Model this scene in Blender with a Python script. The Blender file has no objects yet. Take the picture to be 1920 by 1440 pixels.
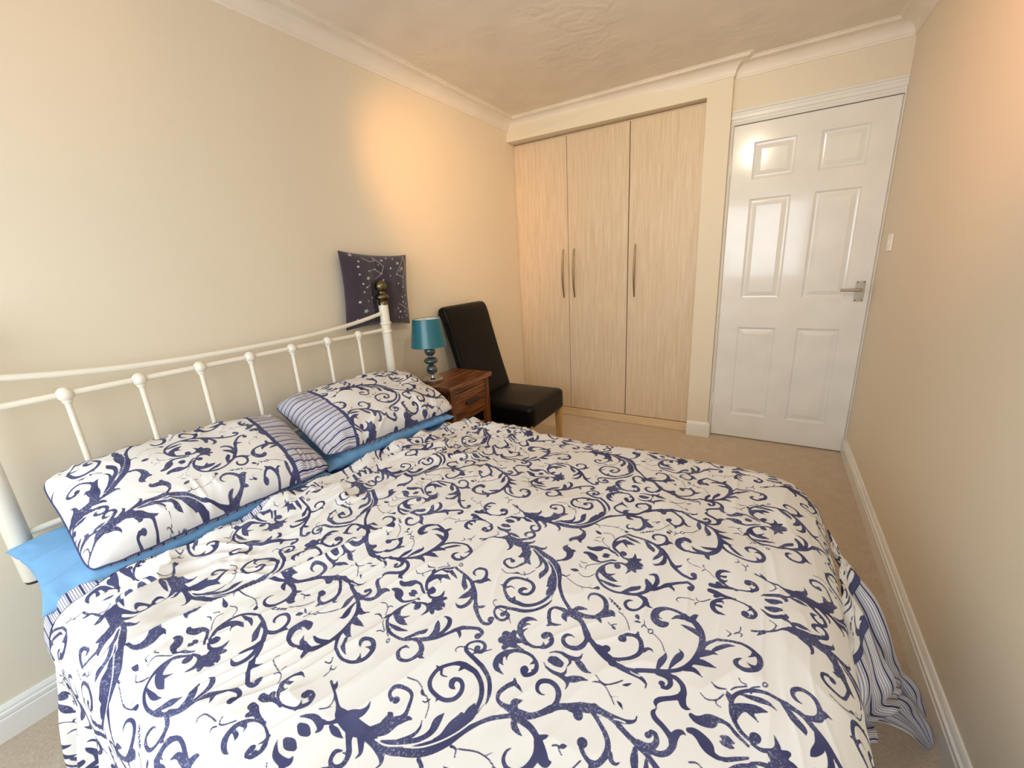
import bpy, math
import numpy as np
from mathutils import Matrix, Vector

# ------------------------------------------------------------------ camera, world, lights, exposure
SC = bpy.context.scene
COL = SC.collection
W, H, YF = 2.312, 2.311, -4.15          # right wall, ceiling height, front wall (door wall is y = 0, headboard wall x = 0)

def camera():
    yaw, pitch, roll, f = 0.5591, -0.2762, -0.0588, 778.58
    fw = Vector((-math.sin(yaw)*math.cos(pitch), math.cos(yaw)*math.cos(pitch), math.sin(pitch)))
    rt = Vector((math.cos(yaw), math.sin(yaw), 0)); up = rt.cross(fw)
    r = rt*math.cos(roll) + up*math.sin(roll); u = up*math.cos(roll) - rt*math.sin(roll)
    cd = bpy.data.cameras.new('camera'); cd.sensor_fit = 'HORIZONTAL'; cd.sensor_width = 36; cd.lens = f/1920*36
    cd.clip_start = .01
    co = bpy.data.objects.new('camera', cd); COL.objects.link(co)
    m = Matrix((r, u, -fw)).transposed().to_4x4(); m.translation = Vector((1.8159, -3.1326, 1.2611))
    co.matrix_world = m; SC.camera = co
camera()

SC.view_settings.view_transform = 'Standard'; SC.view_settings.look = 'None'
SC.view_settings.gamma = 1.0; SC.view_settings.use_curve_mapping = False
SC.view_settings.exposure = 0.0
SC.cycles.use_denoising = True
SC.cycles.max_bounces = 10; SC.cycles.diffuse_bounces = 8; SC.cycles.glossy_bounces = 2; SC.cycles.transmission_bounces = 2; SC.cycles.use_adaptive_sampling = True; SC.cycles.adaptive_threshold = .08
SC.cycles.sample_clamp_indirect = 6

wd = bpy.data.worlds.new('sky'); SC.world = wd; wd.use_nodes = True
bg = wd.node_tree.nodes['Background']; bg.inputs[0].default_value = (.75, .87, 1, 1); bg.inputs[1].default_value = .2

WIN = (.22, 2.20, .78, 2.0)             # window opening in the front wall: x0 x1 z0 z1
def area(name, loc, rot, sx, sy, power, col):
    d = bpy.data.lights.new(name, 'AREA'); d.shape = 'RECTANGLE'; d.size = sx; d.size_y = sy; d.energy = power; d.color = col
    o = bpy.data.objects.new(name, d); COL.objects.link(o); o.location = loc; o.rotation_euler = rot; return o
area('window_daylight', ((WIN[0]+WIN[1])/2, YF+.03, (WIN[2]+WIN[3])/2), (math.radians(62), 0, 0), WIN[1]-WIN[0]-.12, WIN[3]-WIN[2]-.12, 42, (.84, .93, 1))
SPOT_POWER = 14

# ------------------------------------------------------------------ helpers
def tag(o, label=None, cat=None, group=None, kind=None):
    if label: o['label'] = label
    if cat: o['category'] = cat
    if group: o['group'] = group
    if kind: o['kind'] = kind
    return o
OFF = {}
def empty(name, loc, label, cat, group=None):
    o = bpy.data.objects.new(name, None); COL.objects.link(o); o.location = loc; o.empty_display_size = .05
    OFF[o] = np.array(loc, float); return tag(o, label, cat, group)
def np_mesh(name, V, F, smooth=True, attrs=None):
    """mesh from arrays; F is an (n,4) or (n,3) int array or a list of faces"""
    me = bpy.data.meshes.new(name); V = np.asarray(V, np.float32)
    if isinstance(F, np.ndarray):
        n, k = F.shape
        me.vertices.add(len(V)); me.vertices.foreach_set('co', V.ravel())
        me.loops.add(n*k); me.loops.foreach_set('vertex_index', F.astype(np.int32).ravel())
        me.polygons.add(n); me.polygons.foreach_set('loop_start', np.arange(0, n*k, k, dtype=np.int32))
        me.update(calc_edges=True)
    else:
        me.from_pydata([tuple(map(float, v)) for v in V], [], F)
    me.polygons.foreach_set('use_smooth', np.full(len(me.polygons), smooth))
    for an, av in (attrs or {}).items():
        a = me.attributes.new(an, 'FLOAT', 'POINT'); a.data.foreach_set('value', np.asarray(av, np.float32).ravel())
    me.validate(); return me
def link(name, me, mat=None, parent=None, loc=None):
    o = bpy.data.objects.new(name, me); COL.objects.link(o)
    if mat and not me.materials: me.materials.append(mat)
    if parent is not None: o.parent = parent; OFF[o] = OFF[parent].copy()
    else: OFF[o] = np.zeros(3)
    if loc is not None:
        o.location = np.array(loc, float) - OFF[o]; OFF[o] = np.array(loc, float)
    return o
def mesh_obj(name, V, F, mat, parent=None, smooth=True, attrs=None):
    V = np.asarray(V, float)
    if parent is not None: V = V - OFF[parent]
    return link(name, np_mesh(name, V, F, smooth, attrs), mat, parent)
def bevel(o, w, seg=2):
    m = o.modifiers.new('bevel', 'BEVEL'); m.width = w; m.segments = seg; m.limit_method = 'ANGLE'; m.angle_limit = math.radians(40)
    for p in o.data.polygons: p.use_smooth = True
    m.harden_normals = True
    return o

class MB:
    def __init__(s): s.v = []; s.f = []
    def add(s, v, f):
        b = len(s.v); s.v += [tuple(map(float, p)) for p in v]; s.f += [tuple(b+i for i in q) for q in f]; return s
    def box(s, lo, hi):
        x0, y0, z0 = lo; x1, y1, z1 = hi
        return s.hexa([(x0,y0,z0),(x1,y0,z0),(x1,y1,z0),(x0,y1,z0),(x0,y0,z1),(x1,y0,z1),(x1,y1,z1),(x0,y1,z1)])
    def hexa(s, p):
        return s.add(p, [(0,3,2,1),(4,5,6,7),(0,1,5,4),(1,2,6,5),(2,3,7,6),(3,0,4,7)])
    def tube(s, pts, r, n=16, caps=True):
        pts = [np.array(p, float) for p in pts]; rr = r if hasattr(r, '__len__') else [r]*len(pts)
        rings = []; up = np.array([0, 0, 1.]); 
        for i, p in enumerate(pts):
            d = pts[min(i+1, len(pts)-1)] - pts[max(i-1, 0)]; d = d/np.linalg.norm(d)
            a = np.cross(d, up if abs(d[2]) < .9 else np.array([1., 0, 0])); a /= np.linalg.norm(a); b = np.cross(d, a)
            rings.append([p + rr[i]*(math.cos(t)*a + math.sin(t)*b) for t in np.linspace(0, 2*math.pi, n, endpoint=False)])
        b0 = len(s.v); s.v += [tuple(q) for R in rings for q in R]
        for i in range(len(pts)-1):
            for j in range(n):
                s.f.append((b0+i*n+j, b0+(i+1)*n+j, b0+(i+1)*n+(j+1) % n, b0+i*n+(j+1) % n))
        if caps:
            s.f.append(tuple(b0+j for j in range(n))); s.f.append(tuple(b0+(len(pts)-1)*n+j for j in range(n-1, -1, -1)))
        return s
    def lathe(s, c, prof, n=32, close=True):
        """prof: list of (radius, z) from bottom to top around the vertical axis through c"""
        b0 = len(s.v)
        for r, z in prof:
            for t in np.linspace(0, 2*math.pi, n, endpoint=False): s.v.append((c[0]+r*math.cos(t), c[1]+r*math.sin(t), c[2]+z))
        for i in range(len(prof)-1):
            for j in range(n): s.f.append((b0+i*n+j, b0+i*n+(j+1) % n, b0+(i+1)*n+(j+1) % n, b0+(i+1)*n+j))
        if close:
            s.f.append(tuple(b0+j for j in range(n-1, -1, -1))); m = (len(prof)-1)*n; s.f.append(tuple(b0+m+j for j in range(n)))
        return s
    def prism(s, poly, axis, a, b):
        """poly: 2-D points in the plane normal to axis, extruded from a to b"""
        def P(q, t):
            return {'x': (t, q[0], q[1]), 'y': (q[0], t, q[1]), 'z': (q[0], q[1], t)}[axis]
        n = len(poly); v = [P(q, a) for q in poly] + [P(q, b) for q in poly]
        return s.add(v, [tuple(range(n)), tuple(range(2*n-1, n-1, -1))] + [(i, n+i, n+(i+1) % n, (i+1) % n) for i in range(n)])
    def build(s, name, mat, parent=None, smooth=False):
        o = mesh_obj(name, s.v, s.f, mat, parent, smooth)
        import bmesh
        bm = bmesh.new(); bm.from_mesh(o.data); bmesh.ops.recalc_face_normals(bm, faces=bm.faces); bm.to_mesh(o.data); bm.free()
        return o
def auto_smooth(o, deg=40):
    import bmesh
    bm = bmesh.new(); bm.from_mesh(o.data)
    for f in bm.faces: f.smooth = True
    for e in bm.edges:
        if len(e.link_faces) == 2 and e.calc_face_angle(0) > math.radians(deg): e.smooth = False
    bm.to_mesh(o.data); bm.free(); return o

RNG = np.random.RandomState(7); PERM = RNG.rand(256, 256)
def noise(x, y, k=0):
    """smooth value noise in [-1,1]"""
    x = np.asarray(x, float)+k*17.3; y = np.asarray(y, float)+k*5.7
    xi = np.floor(x).astype(int); yi = np.floor(y).astype(int); fx = x-xi; fy = y-yi
    fx = fx*fx*fx*(fx*(fx*6-15)+10); fy = fy*fy*fy*(fy*(fy*6-15)+10)
    g = lambda a, b: PERM[a & 255, b & 255]
    return 2*((g(xi, yi)*(1-fx)+g(xi+1, yi)*fx)*(1-fy)+(g(xi, yi+1)*(1-fx)+g(xi+1, yi+1)*fx)*fy)-1
def sstep(a, b, x):
    t = np.clip((x-a)/(b-a), 0, 1); return t*t*(3-2*t)
def grid_faces(n, m):
    i, j = np.meshgrid(np.arange(n-1), np.arange(m-1), indexing='ij'); a = (i*m+j).ravel()
    return np.stack([a, a+m, a+m+1, a+1], 1)

# ------------------------------------------------------------------ materials
def srgb(r, g, b):
    f = lambda c: (c/255/12.92) if c/255 <= .04045 else ((c/255+.055)/1.055)**2.4
    return (f(r), f(g), f(b), 1)
class NT:
    def __init__(s, name):
        s.m = bpy.data.materials.new(name); s.m.use_nodes = True; s.t = s.m.node_tree; s.p = s.t.nodes['Principled BSDF']
    def n(s, typ, **kw):
        x = s.t.nodes.new(typ)
        for k, v in kw.items():
            if hasattr(x, k): setattr(x, k, v)
        return x
    def l(s, a, b): s.t.links.new(a, b)
    def set(s, **kw):
        for k, v in kw.items(): s.p.inputs[k.replace('_', ' ')].default_value = v
        return s
    def coord(s, scale=(1, 1, 1), rot=(0, 0, 0), kind='Object'):
        c = s.n('ShaderNodeTexCoord'); m = s.n('ShaderNodeMapping'); m.inputs['Scale'].default_value = scale; m.inputs['Rotation'].default_value = rot
        s.l(c.outputs[kind], m.inputs[0]); return m.outputs[0]
    def noise(s, vec, scale, detail=2, rough=.5, dist=0):
        x = s.n('ShaderNodeTexNoise'); x.inputs['Scale'].default_value = scale; x.inputs['Detail'].default_value = detail
        x.inputs['Roughness'].default_value = rough; x.inputs['Distortion'].default_value = dist
        s.l(vec, x.inputs['Vector']); return x.outputs['Fac']
    def rng(s, v, a, b, c=0., d=1.):
        x = s.n('ShaderNodeMapRange'); s.l(v, x.inputs[0])
        for i, q in enumerate((a, b, c, d)): x.inputs[i+1].default_value = q
        return x.outputs[0]
    def math(s, op, a, b=None):
        x = s.n('ShaderNodeMath'); x.operation = op
        for i, q in enumerate((a, b)):
            if q is None: continue
            if isinstance(q, (int, float)): x.inputs[i].default_value = q
            else: s.l(q, x.inputs[i])
        return x.outputs[0]
    def mix(s, f, a, b):
        x = s.n('ShaderNodeMix'); x.data_type = 'RGBA'
        for i, q in ((0, f), (6, a), (7, b)):
            if isinstance(q, (tuple, list, float, int)): x.inputs[i].default_value = q
            else: s.l(q, x.inputs[i])
        return x.outputs[2]
    def attr(s, name):
        x = s.n('ShaderNodeAttribute'); x.attribute_name = name; return x.outputs['Fac']
    def color(s, c): s.l(c, s.p.inputs['Base Color']); return s
    def bump(s, h, strength=.3, dist=.01):
        x = s.n('ShaderNodeBump'); x.inputs['Strength'].default_value = strength; x.inputs['Distance'].default_value = dist
        s.l(h, x.inputs['Height']); s.l(x.outputs[0], s.p.inputs['Normal']); return s
M = {}
def plain(name, rgb, rough=.5, metal=0., **kw):
    t = NT(name); t.set(Roughness=rough, Metallic=metal, **kw)
    v = t.noise(t.coord((1, 1, 1)), 6, 1); c = srgb(*rgb)
    t.color(t.mix(t.rng(v, .3, .7), tuple(x*.96 for x in c[:3])+(1,), tuple(min(1, x*1.03) for x in c[:3])+(1,)))
    M[name] = t.m; return t
t = NT('wall_paint'); t.color(t.mix(t.noise(t.coord(), 2.5, 1), srgb(229, 219, 199), srgb(231, 221, 201))); t.set(Roughness=.62); M['wall_paint'] = t.m
t = plain('ceiling_paint', (232, 224, 212), .75)
vc = t.coord(); d1 = t.n('ShaderNodeTexWave'); d1.wave_type = 'RINGS'; d1.inputs['Scale'].default_value = 4.5; d1.inputs['Distortion'].default_value = 14; d1.inputs['Detail'].default_value = 3; d1.inputs['Detail Scale'].default_value = 1.2
t.l(vc, d1.inputs['Vector']); msk = t.rng(t.noise(vc, 3.2, 2), .42, .62); t.bump(t.math('MULTIPLY', d1.outputs['Fac'], msk), .22, .006)
plain('coving_white', (236, 228, 216), .55)
plain('gloss_white', (235, 235, 233), .14, Coat_Weight=.3, Coat_Roughness=.05)
plain('satin_white', (235, 234, 230), .32)
plain('metal_cream', (240, 236, 222), .28, Coat_Weight=.25)
plain('chrome', (205, 205, 205), .12, 1.)
plain('satin_nickel', (190, 184, 172), .28, 1.)
plain('antique_brass', (122, 110, 86), .3, 1.)
plain('brushed_bronze', (158, 142, 118), .38, 1.)
plain('dark_rubber', (45, 45, 45), .6)
plain('switch_plastic', (240, 236, 226), .3)
t = NT('carpet'); vc = t.coord(); n1 = t.noise(vc, 900, 2, .7); n2 = t.noise(vc, 120, 4, .65); n3 = t.noise(vc, 14, 3)
mixed = t.math('ADD', t.math('MULTIPLY', n1, .45), t.math('ADD', t.math('MULTIPLY', n2, .4), t.math('MULTIPLY', n3, .15)))
t.color(t.mix(t.rng(mixed, .33, .66), srgb(204, 178, 148), srgb(252, 238, 218))); t.bump(mixed, .8, .012); t.set(Roughness=.95); M['carpet'] = t.m
def wood(name, dark, light, rough, along, scale=1., contrast=(.3, .72), coat=0.):
    t = NT(name); s = [26*scale, 26*scale, 26*scale]; s[along] = 1.3*scale
    a = t.noise(t.coord(tuple(s)), 3.2, 4, .62, .5); s2 = [x*7 for x in s]; s2[along] = s[along]*3
    b = t.noise(t.coord(tuple(s2)), 3., 1, .6); f = t.math('ADD', t.math('MULTIPLY', a, .82), t.math('MULTIPLY', b, .18))
    t.color(t.mix(t.rng(f, *contrast), srgb(*dark), srgb(*light))); t.set(Roughness=rough, Coat_Weight=coat); M[name] = t.m
wood('maple', (204, 179, 147), (231, 214, 190), .42, 2, .9, (.25, .75))
wood('maple_across', (212, 184, 146), (238, 216, 182), .42, 0, .9, (.25, .75))
wood('sheesham', (58, 29, 14), (158, 98, 56), .3, 1, 1.0, (.38, .64), .2)
wood('sheesham_upright', (58, 29, 14), (150, 92, 52), .32, 2, 1.0, (.38, .64), .2)
wood('oak', (176, 134, 82), (214, 176, 122), .4, 2, 1.)
t = NT('black_leather'); vc = t.coord(); a = t.n('ShaderNodeTexVoronoi'); a.inputs['Scale'].default_value = 420; t.l(vc, a.inputs['Vector'])
t.set(Base_Color=srgb(7, 5, 5), Roughness=.4); t.bump(a.outputs['Distance'], .12, .002); t.p.inputs['Specular IOR Level'].default_value = .2; M['black_leather'] = t.m
t = NT('teal_satin'); vc = t.coord((1, 1, .02)); n1 = t.noise(vc, 700, 2); t.color(t.mix(n1, srgb(10, 84, 100), srgb(22, 116, 134))); t.set(Roughness=.3, Coat_Weight=.25, Coat_Roughness=.25); M['teal_satin'] = t.m
plain('shade_lining', (236, 232, 222), .7)
t = NT('smoke_glass'); t.set(Base_Color=srgb(60, 82, 88), Roughness=.05, Metallic=.35, Coat_Weight=1.); t.p.inputs['IOR'].default_value = 1.6; M['smoke_glass'] = t.m
def cloth_bump(t, strength=.1):
    t.set(Roughness=.85)
    t.p.inputs['Specular IOR Level'].default_value = .25
t = NT('printed_cotton')                      # signed distance to the printed scroll work, stored on the cloth
sd = t.attr('print'); vc = t.coord()
ink = t.rng(sd, -.00045, .00045, 1., 0.)
wear = t.math('MULTIPLY', t.rng(t.noise(vc, 260, 2, .7), .54, .66), t.rng(t.noise(vc, 9, 2), .42, .6))
inkc = t.mix(t.rng(t.noise(vc, 18, 1), .3, .7), srgb(60, 62, 100), srgb(76, 80, 116))
inkc = t.mix(t.math('MULTIPLY', wear, .55), inkc, srgb(178, 180, 200))
t.color(t.mix(ink, srgb(227, 227, 226), inkc)); cloth_bump(t); M['printed_cotton'] = t.m
def stripes(name, base=(222, 221, 226)):
    t = NT(name); c = t.attr('stripe')        # metres across the stripes
    fine = t.rng(t.math('SINE', t.math('MULTIPLY', c, 2*math.pi/.0052)), -.1, .35)
    broad = t.rng(t.math('SINE', t.math('MULTIPLY', c, 2*math.pi/.026)), .80, .9)
    band = t.rng(t.math('SINE', t.math('ADD', t.math('MULTIPLY', c, 2*math.pi/.052), 1.3)), .5, .7)
    cc = t.mix(t.math('MULTIPLY', fine, .74), srgb(*base), srgb(104, 108, 142)); cc = t.mix(t.math('MULTIPLY', band, .35), cc, srgb(150, 156, 188)); cc = t.mix(broad, cc, srgb(58, 62, 100))
    t.color(cc); cloth_bump(t); M[name] = t.m
stripes('striped_cotton')
def cloth(name, a, b):
    t = NT(name); vc = t.coord(); t.color(t.mix(t.noise(vc, 7, 3), srgb(*a), srgb(*b))); cloth_bump(t); M[name] = t.m
cloth('navy_band', (66, 70, 108), (78, 82, 122))
cloth('blue_cotton', (108, 158, 204), (126, 176, 218))
cloth('divan_fabric', (120, 150, 185), (134, 162, 196))
t = NT('constellation_velvet'); sd = t.attr('print'); vc = t.coord()
t.color(t.mix(t.rng(sd, -1.2, 1.2, 1., 0.), t.mix(t.noise(vc, 12, 3), srgb(46, 37, 52), srgb(60, 50, 66)), srgb(196, 190, 200))); t.set(Roughness=.9); t.p.inputs['Sheen Weight'].default_value = .5
t.bump(t.noise(vc, 500, 2), .12, .002); M['constellation_velvet'] = t.m

# ------------------------------------------------------------------ setting
P, Q, ZT, ZB, ZBK = .063, .011, 2.143, .071, 2.162      # front of bulkhead, wardrobe doors, door top / bottom, bulkhead underside
X1, X2, X3, XPR = .449, .913, 1.3815, 1.5211            # wardrobe door joints and pilaster
XD, DW, DT = 1.5409, .7595, 1.989                       # room door
def struct(o, label=None): o['kind'] = 'structure'; o['label'] = label or o.name.replace('_', ' '); return o
b = MB().box((-.1, YF-.1, -.08), (W+.1, .75, 0)); struct(b.build('floor', M['carpet']), 'beige cut pile carpet floor')
b = MB().box((-.1, YF-.1, H), (W+.1, .75, H+.08)); struct(b.build('ceiling', M['ceiling_paint']), 'cream ceiling with swirled plaster texture')
struct(MB().box((-.1, YF-.1, 0), (0, .75, H)).build('wall_left', M['wall_paint']), 'cream painted wall behind the headboard')
struct(MB().box((W, YF-.1, 0), (W+.1, .75, H)).build('wall_right', M['wall_paint']), 'cream painted wall at the foot of the bed')
b = MB(); x0, x1, z0, z1 = WIN
b.box((0, YF-.1, 0), (x0, YF, H)); b.box((x1, YF-.1, 0), (W, YF, H)); b.box((x0, YF-.1, 0), (x1, YF, z0)); b.box((x0, YF-.1, z1), (x1, YF, H))
struct(b.build('wall_front', M['wall_paint']), 'cream painted window wall')
# back wall: door wall, pilaster and bulkhead over the wardrobe
b = MB()
b.box((XPR-.002, 0, DT+.004), (W, .1, H)); b.box((XPR-.002, 0.004, 0), (XD, .1, DT+.004)); b.box((XD+DW, 0.004, 0), (W, .1, DT+.004))
b.box((XD-.01, .045, 0), (XD+DW+.01, .1, DT+.01))
b.box((X3+.003, -P, 0), (XPR, .06, H))
b.hexa([(0, -P-.045, ZBK), (X3+.003, -P, ZBK), (X3+.003, .06, ZBK), (0, .06, ZBK), (0, -P, H), (X3+.003, -P, H), (X3+.003, .06, H), (0, .06, H)])
b.box((0, .6, 0), (XPR, .7, H)); b.box((XPR-.03, .1, 0), (XPR, .6, H))
struct(b.build('wall_back', M['wall_paint']), 'cream wall with bulkhead over the wardrobe and pilaster beside the door')
# coving: one mitred run round the room
def sweep_loop(path, prof, name, mat, closed=True, zref=0.):
    n = len(path); pts = [np.array(p, float) for p in path]; V = []; F = []
    for i in range(n):
        a = pts[i]-pts[i-1] if (closed or i > 0) else pts[i+1]-pts[i]
        c = pts[(i+1) % n]-pts[i] if (closed or i < n-1) else a
        na = np.array([a[1], -a[0]])/np.linalg.norm(a); nc = np.array([c[1], -c[0]])/np.linalg.norm(c)
        m = (na+nc)/(1+na@nc)
        for o, z in prof: V.append((pts[i][0]+m[0]*o, pts[i][1]+m[1]*o, zref+z))
    k = len(prof)
    for i in range(n if closed else n-1):
        for j in range(k-1):
            q = (i+1) % n; F.append((i*k+j, i*k+j+1, q*k+j+1, q*k+j))
    if not closed: F.append(tuple(range(k))); F.append(tuple(range((n-1)*k+k-1, (n-1)*k-1, -1)))
    o = mesh_obj(name, V, F, mat, None, False)
    import bmesh
    bm = bmesh.new(); bm.from_mesh(o.data); bmesh.ops.recalc_face_normals(bm, faces=bm.faces); bm.to_mesh(o.data); bm.free()
    return auto_smooth(o, 28)
cove = [(-.004, -.074), (.004, -.074), (.007, -.068), (.007, -.064)]
cove += [(.009+.062*(1-math.cos(a)), -.062+.050*math.sin(a)) for a in np.linspace(0, math.pi/2, 9)]
cove += [(.074, -.012), (.074, -.009), (.082, -.009), (.083, -.004), (.093, -.003), (.094, .004)]
path = [(0, YF), (0, -P), (XPR, -P), (XPR, 0), (W, 0), (W, YF)]
struct(sweep_loop(path, cove, 'trim_1', M['coving_white'], True, H), 'white moulded plaster coving around the ceiling')
skirt = [(-.004, 0), (.017, 0), (.017, .068), (.012, .071), (.012, .075), (.016, .077), (.0155, .086), (.009, .089), (.009, .092), (.011, .094), (.0085, .102), (.005, .107), (-.004, .107)]
struct(sweep_loop([(0, YF), (0, -Q-.004)], skirt, 'baseboard_left', M['satin_white'], False), 'white skirting board under the headboard wall')
struct(sweep_loop([(W, -.004), (W, YF)], skirt, 'baseboard_right', M['satin_white'], False), 'white skirting board along the bare right wall')
struct(sweep_loop([(W, YF), (0, YF)], skirt, 'baseboard_front', M['satin_white'], False), 'white skirting board under the window')
struct(sweep_loop([(X3+.003, -P), (XPR, -P), (XPR, -.03)], skirt, 'baseboard_back', M['satin_white'], False), 'short white skirting block on the pilaster')
# door lining and architrave
arch = [(0, -.001), (0, -.012), (.012, -.016), (.018, -.010), (.026, -.010), (.032, -.018), (.048, -.020), (.054, -.014), (.064, -.014), (.068, -.022), (.076, -.022), (.076, -.001)]
b = MB().prism([(y, DT+.003+o) for o, y in arch], 'x', XPR+.001, W-.001)
b.prism([(XPR+.001, -.001), (XPR+.001, -.012), (XPR+.010, -.015), (XD-.004, -.010), (XD-.003, -.001)], 'z', 0, DT+.003)
b.prism([(W-.001, -.001), (W-.001, -.014), (W-.006, -.016), (XD+DW+.004, -.010), (XD+DW+.003, -.001)], 'z', 0.108, DT+.003)
door_trim = struct(b.build('trim_2', M['gloss_white']), 'white moulded door architrave')
MB().box((XD+DW+.0036, -.0125, 1.005), (W-.002, -.0095, 1.045)).build('strike_plate', M['satin_nickel'], door_trim)
# six-panel door
def panel_door():
    px = [(1.652, 1.869), (1.979, 2.197)]; pz = [(.174, .787), (.970, 1.575), (1.682, 1.888)]
    xs = [XD, *px[0], *px[1], XD+DW]; zs = [.008, *pz[0], *pz[1], *pz[2], DT]
    b = MB(); y = 0.
    for i in range(5):
        for j in range(7):
            a, c, d, e = xs[i], xs[i+1], zs[j], zs[j+1]
            if i in (1, 3) and j in (1, 3, 5): continue
            b.add([(a, y, d), (c, y, d), (c, y, e), (a, y, e)], [(0, 1, 2, 3)])
    b.add([(xs[0], y, zs[0]), (xs[-1], y, zs[0]), (xs[-1], y, zs[-1]), (xs[0], y, zs[-1]), (xs[0], .038, zs[0]), (xs[-1], .038, zs[0]), (xs[-1], .038, zs[-1]), (xs[0], .038, zs[-1])],
          [(4, 7, 6, 5), (0, 4, 5, 1), (1, 5, 6, 2), (2, 6, 7, 3), (3, 7, 4, 0)])
    o = b.build('door_1', M['gloss_white']); struct(o, 'white glossy six-panel door')
    for a, c in px:
        for d, e in pz:
            q = MB(); rings = []
            for ins, dep in ((0, 0), (.004, .002), (.010, .008), (.018, .009), (.022, .0085), (.042, .002), (.044, .0015)):
                rings.append([(a+ins, dep, d+ins), (c-ins, dep, d+ins), (c-ins, dep, e-ins), (a+ins, dep, e-ins)])
            v = [p for R in rings for p in R]; f = []
            for k in range(len(rings)-1):
                for m in range(4): f.append((k*4+m, k*4+(m+1) % 4, (k+1)*4+(m+1) % 4, (k+1)*4+m))
            f.append(tuple(range(len(v)-4, len(v)))); q.add(v, f); q.build('panel', M['gloss_white'], o)
    hb = bevel(MB().box((2.2355, -.007, .951), (2.2775, 0, 1.066)).build('handle_plate', M['satin_nickel'], o), .0015)
    h = MB().tube([(2.257, -.006, 1.018), (2.257, -.045, 1.018)], .009, 16)
    h.tube([(2.2635, -.047, 1.018), (2.25, -.048, 1.018), (2.22, -.048, 1.0185), (2.18, -.048, 1.019), (2.163, -.047, 1.019)], [.009, .0095, .0085, .0075, .0085], 16)
    auto_smooth(h.build('lever', M['satin_nickel'], hb))
    sc = MB()
    for x, z in ((2.242, .958), (2.271, .958), (2.242, 1.059), (2.271, 1.059)): sc.tube([(x, -.0065, z), (x, -.0085, z)], .0032, 10)
    sc.build('screw', M['dark_rubber'], hb)
    for z in (.27, 1.768):
        MB().tube([(XD-.001, -.004, z-.05), (XD-.001, -.004, z+.05)], .0045, 10).build('hinge', M['satin_white'], o)
panel_door()
# window behind the camera
x0, x1, z0, z1 = WIN
b = MB()
for lo, hi in (((x0, YF-.09, z0), (x0+.06, YF-.02, z1)), ((x1-.06, YF-.09, z0), (x1, YF-.02, z1)), ((x0, YF-.09, z0), (x1, YF-.02, z0+.06)), ((x0, YF-.09, z1-.06), (x1, YF-.02, z1)), (((x0+x1)/2-.03, YF-.09, z0), ((x0+x1)/2+.03, YF-.02, z1))): b.box(lo, hi)
wn = struct(b.build('window_1', M['satin_white']), 'white framed window in the front wall')
MB().box((x0-.04, YF-.02, z0-.03), (x1+.04, YF+.02, z0)).build('window_sill', M['satin_white'], wn)

# ------------------------------------------------------------------ fitted wardrobe
wr = empty('fitted_wardrobe', (.70, 0, 0), 'pale maple fitted wardrobe with three plain doors in the alcove', 'wardrobe')
b = MB(); b.box((.003, .012, .002), (.02, .58, ZBK-.003)); b.box((X3-.015, .012, .002), (X3+.001, .58, ZBK-.003)); b.box((.02, .56, .002), (X3-.015, .58, ZBK-.003))
b.box((X1-.009, .012, ZB), (X1+.009, .56, ZT)); b.box((.02, .012, ZB-.02), (X3-.015, .56, ZB)); b.box((.02, .012, ZT+.006), (X3-.015, .56, ZBK-.003))
b.build('carcass', M['maple'], wr)
bevel(MB().box((.003, -.020, .001), (X3+.001, .010, ZB-.006)).build('plinth', M['maple_across'], wr), .003)
MB().box((.002, -.012, ZB-.006), (.010, .012, ZT)).build('scribe_strip', M['maple'], wr)
for a, c, hx in ((.0105, X1-.002, .407), (X1+.002, X2-.003, .498), (X2+.003, X3-.001, .966)):
    d = bevel(MB().box((a, -Q, ZB), (c, .011, ZT)).build('door', M['maple'], wr), .0015)
    zz = np.linspace(.994, 1.364, 15); arc = [(hx, -Q-.003-.026*math.sin(math.pi*k/14)**.8, z) for k, z in enumerate(zz)]
    auto_smooth(MB().tube(arc, [.0042+.0036*math.sin(math.pi*k/14) for k in range(15)], 12).build('handle', M['brushed_bronze'], d))

# ------------------------------------------------------------------ light switch, ceiling spotlights
sw = empty('light_switch', (W, -.262, 1.27), 'small white light switch on the right wall by the door', 'light switch')
bevel(MB().box((W-.009, -.302, 1.228), (W-.0005, -.222, 1.308)).build('plate', M['switch_plastic'], sw), .002)
MB().hexa([(W-.014, -.268, 1.262), (W-.008, -.268, 1.256), (W-.008, -.256, 1.256), (W-.014, -.256, 1.262), (W-.010, -.268, 1.282), (W-.008, -.268, 1.282), (W-.008, -.256, 1.282), (W-.010, -.256, 1.282)]).build('rocker', M['switch_plastic'], sw)
FX, FY = 1.25, -2.2
fit = empty('ceiling_spotlight', (FX, FY, H), 'nickel ceiling spotlight bar with four heads aimed at the walls', 'ceiling light')
auto_smooth(MB().lathe((FX, FY, H), [(.055, -.028), (.06, -.024), (.06, -.001)], 32).build('ceiling_plate', M['satin_nickel'], fit))
auto_smooth(MB().tube([(FX-.36, FY, H-.05), (FX+.36, FY, H-.05)], .011, 16).tube([(FX, FY, H-.05), (FX, FY, H-.02)], .01, 12).build('bar', M['satin_nickel'], fit))
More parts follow.
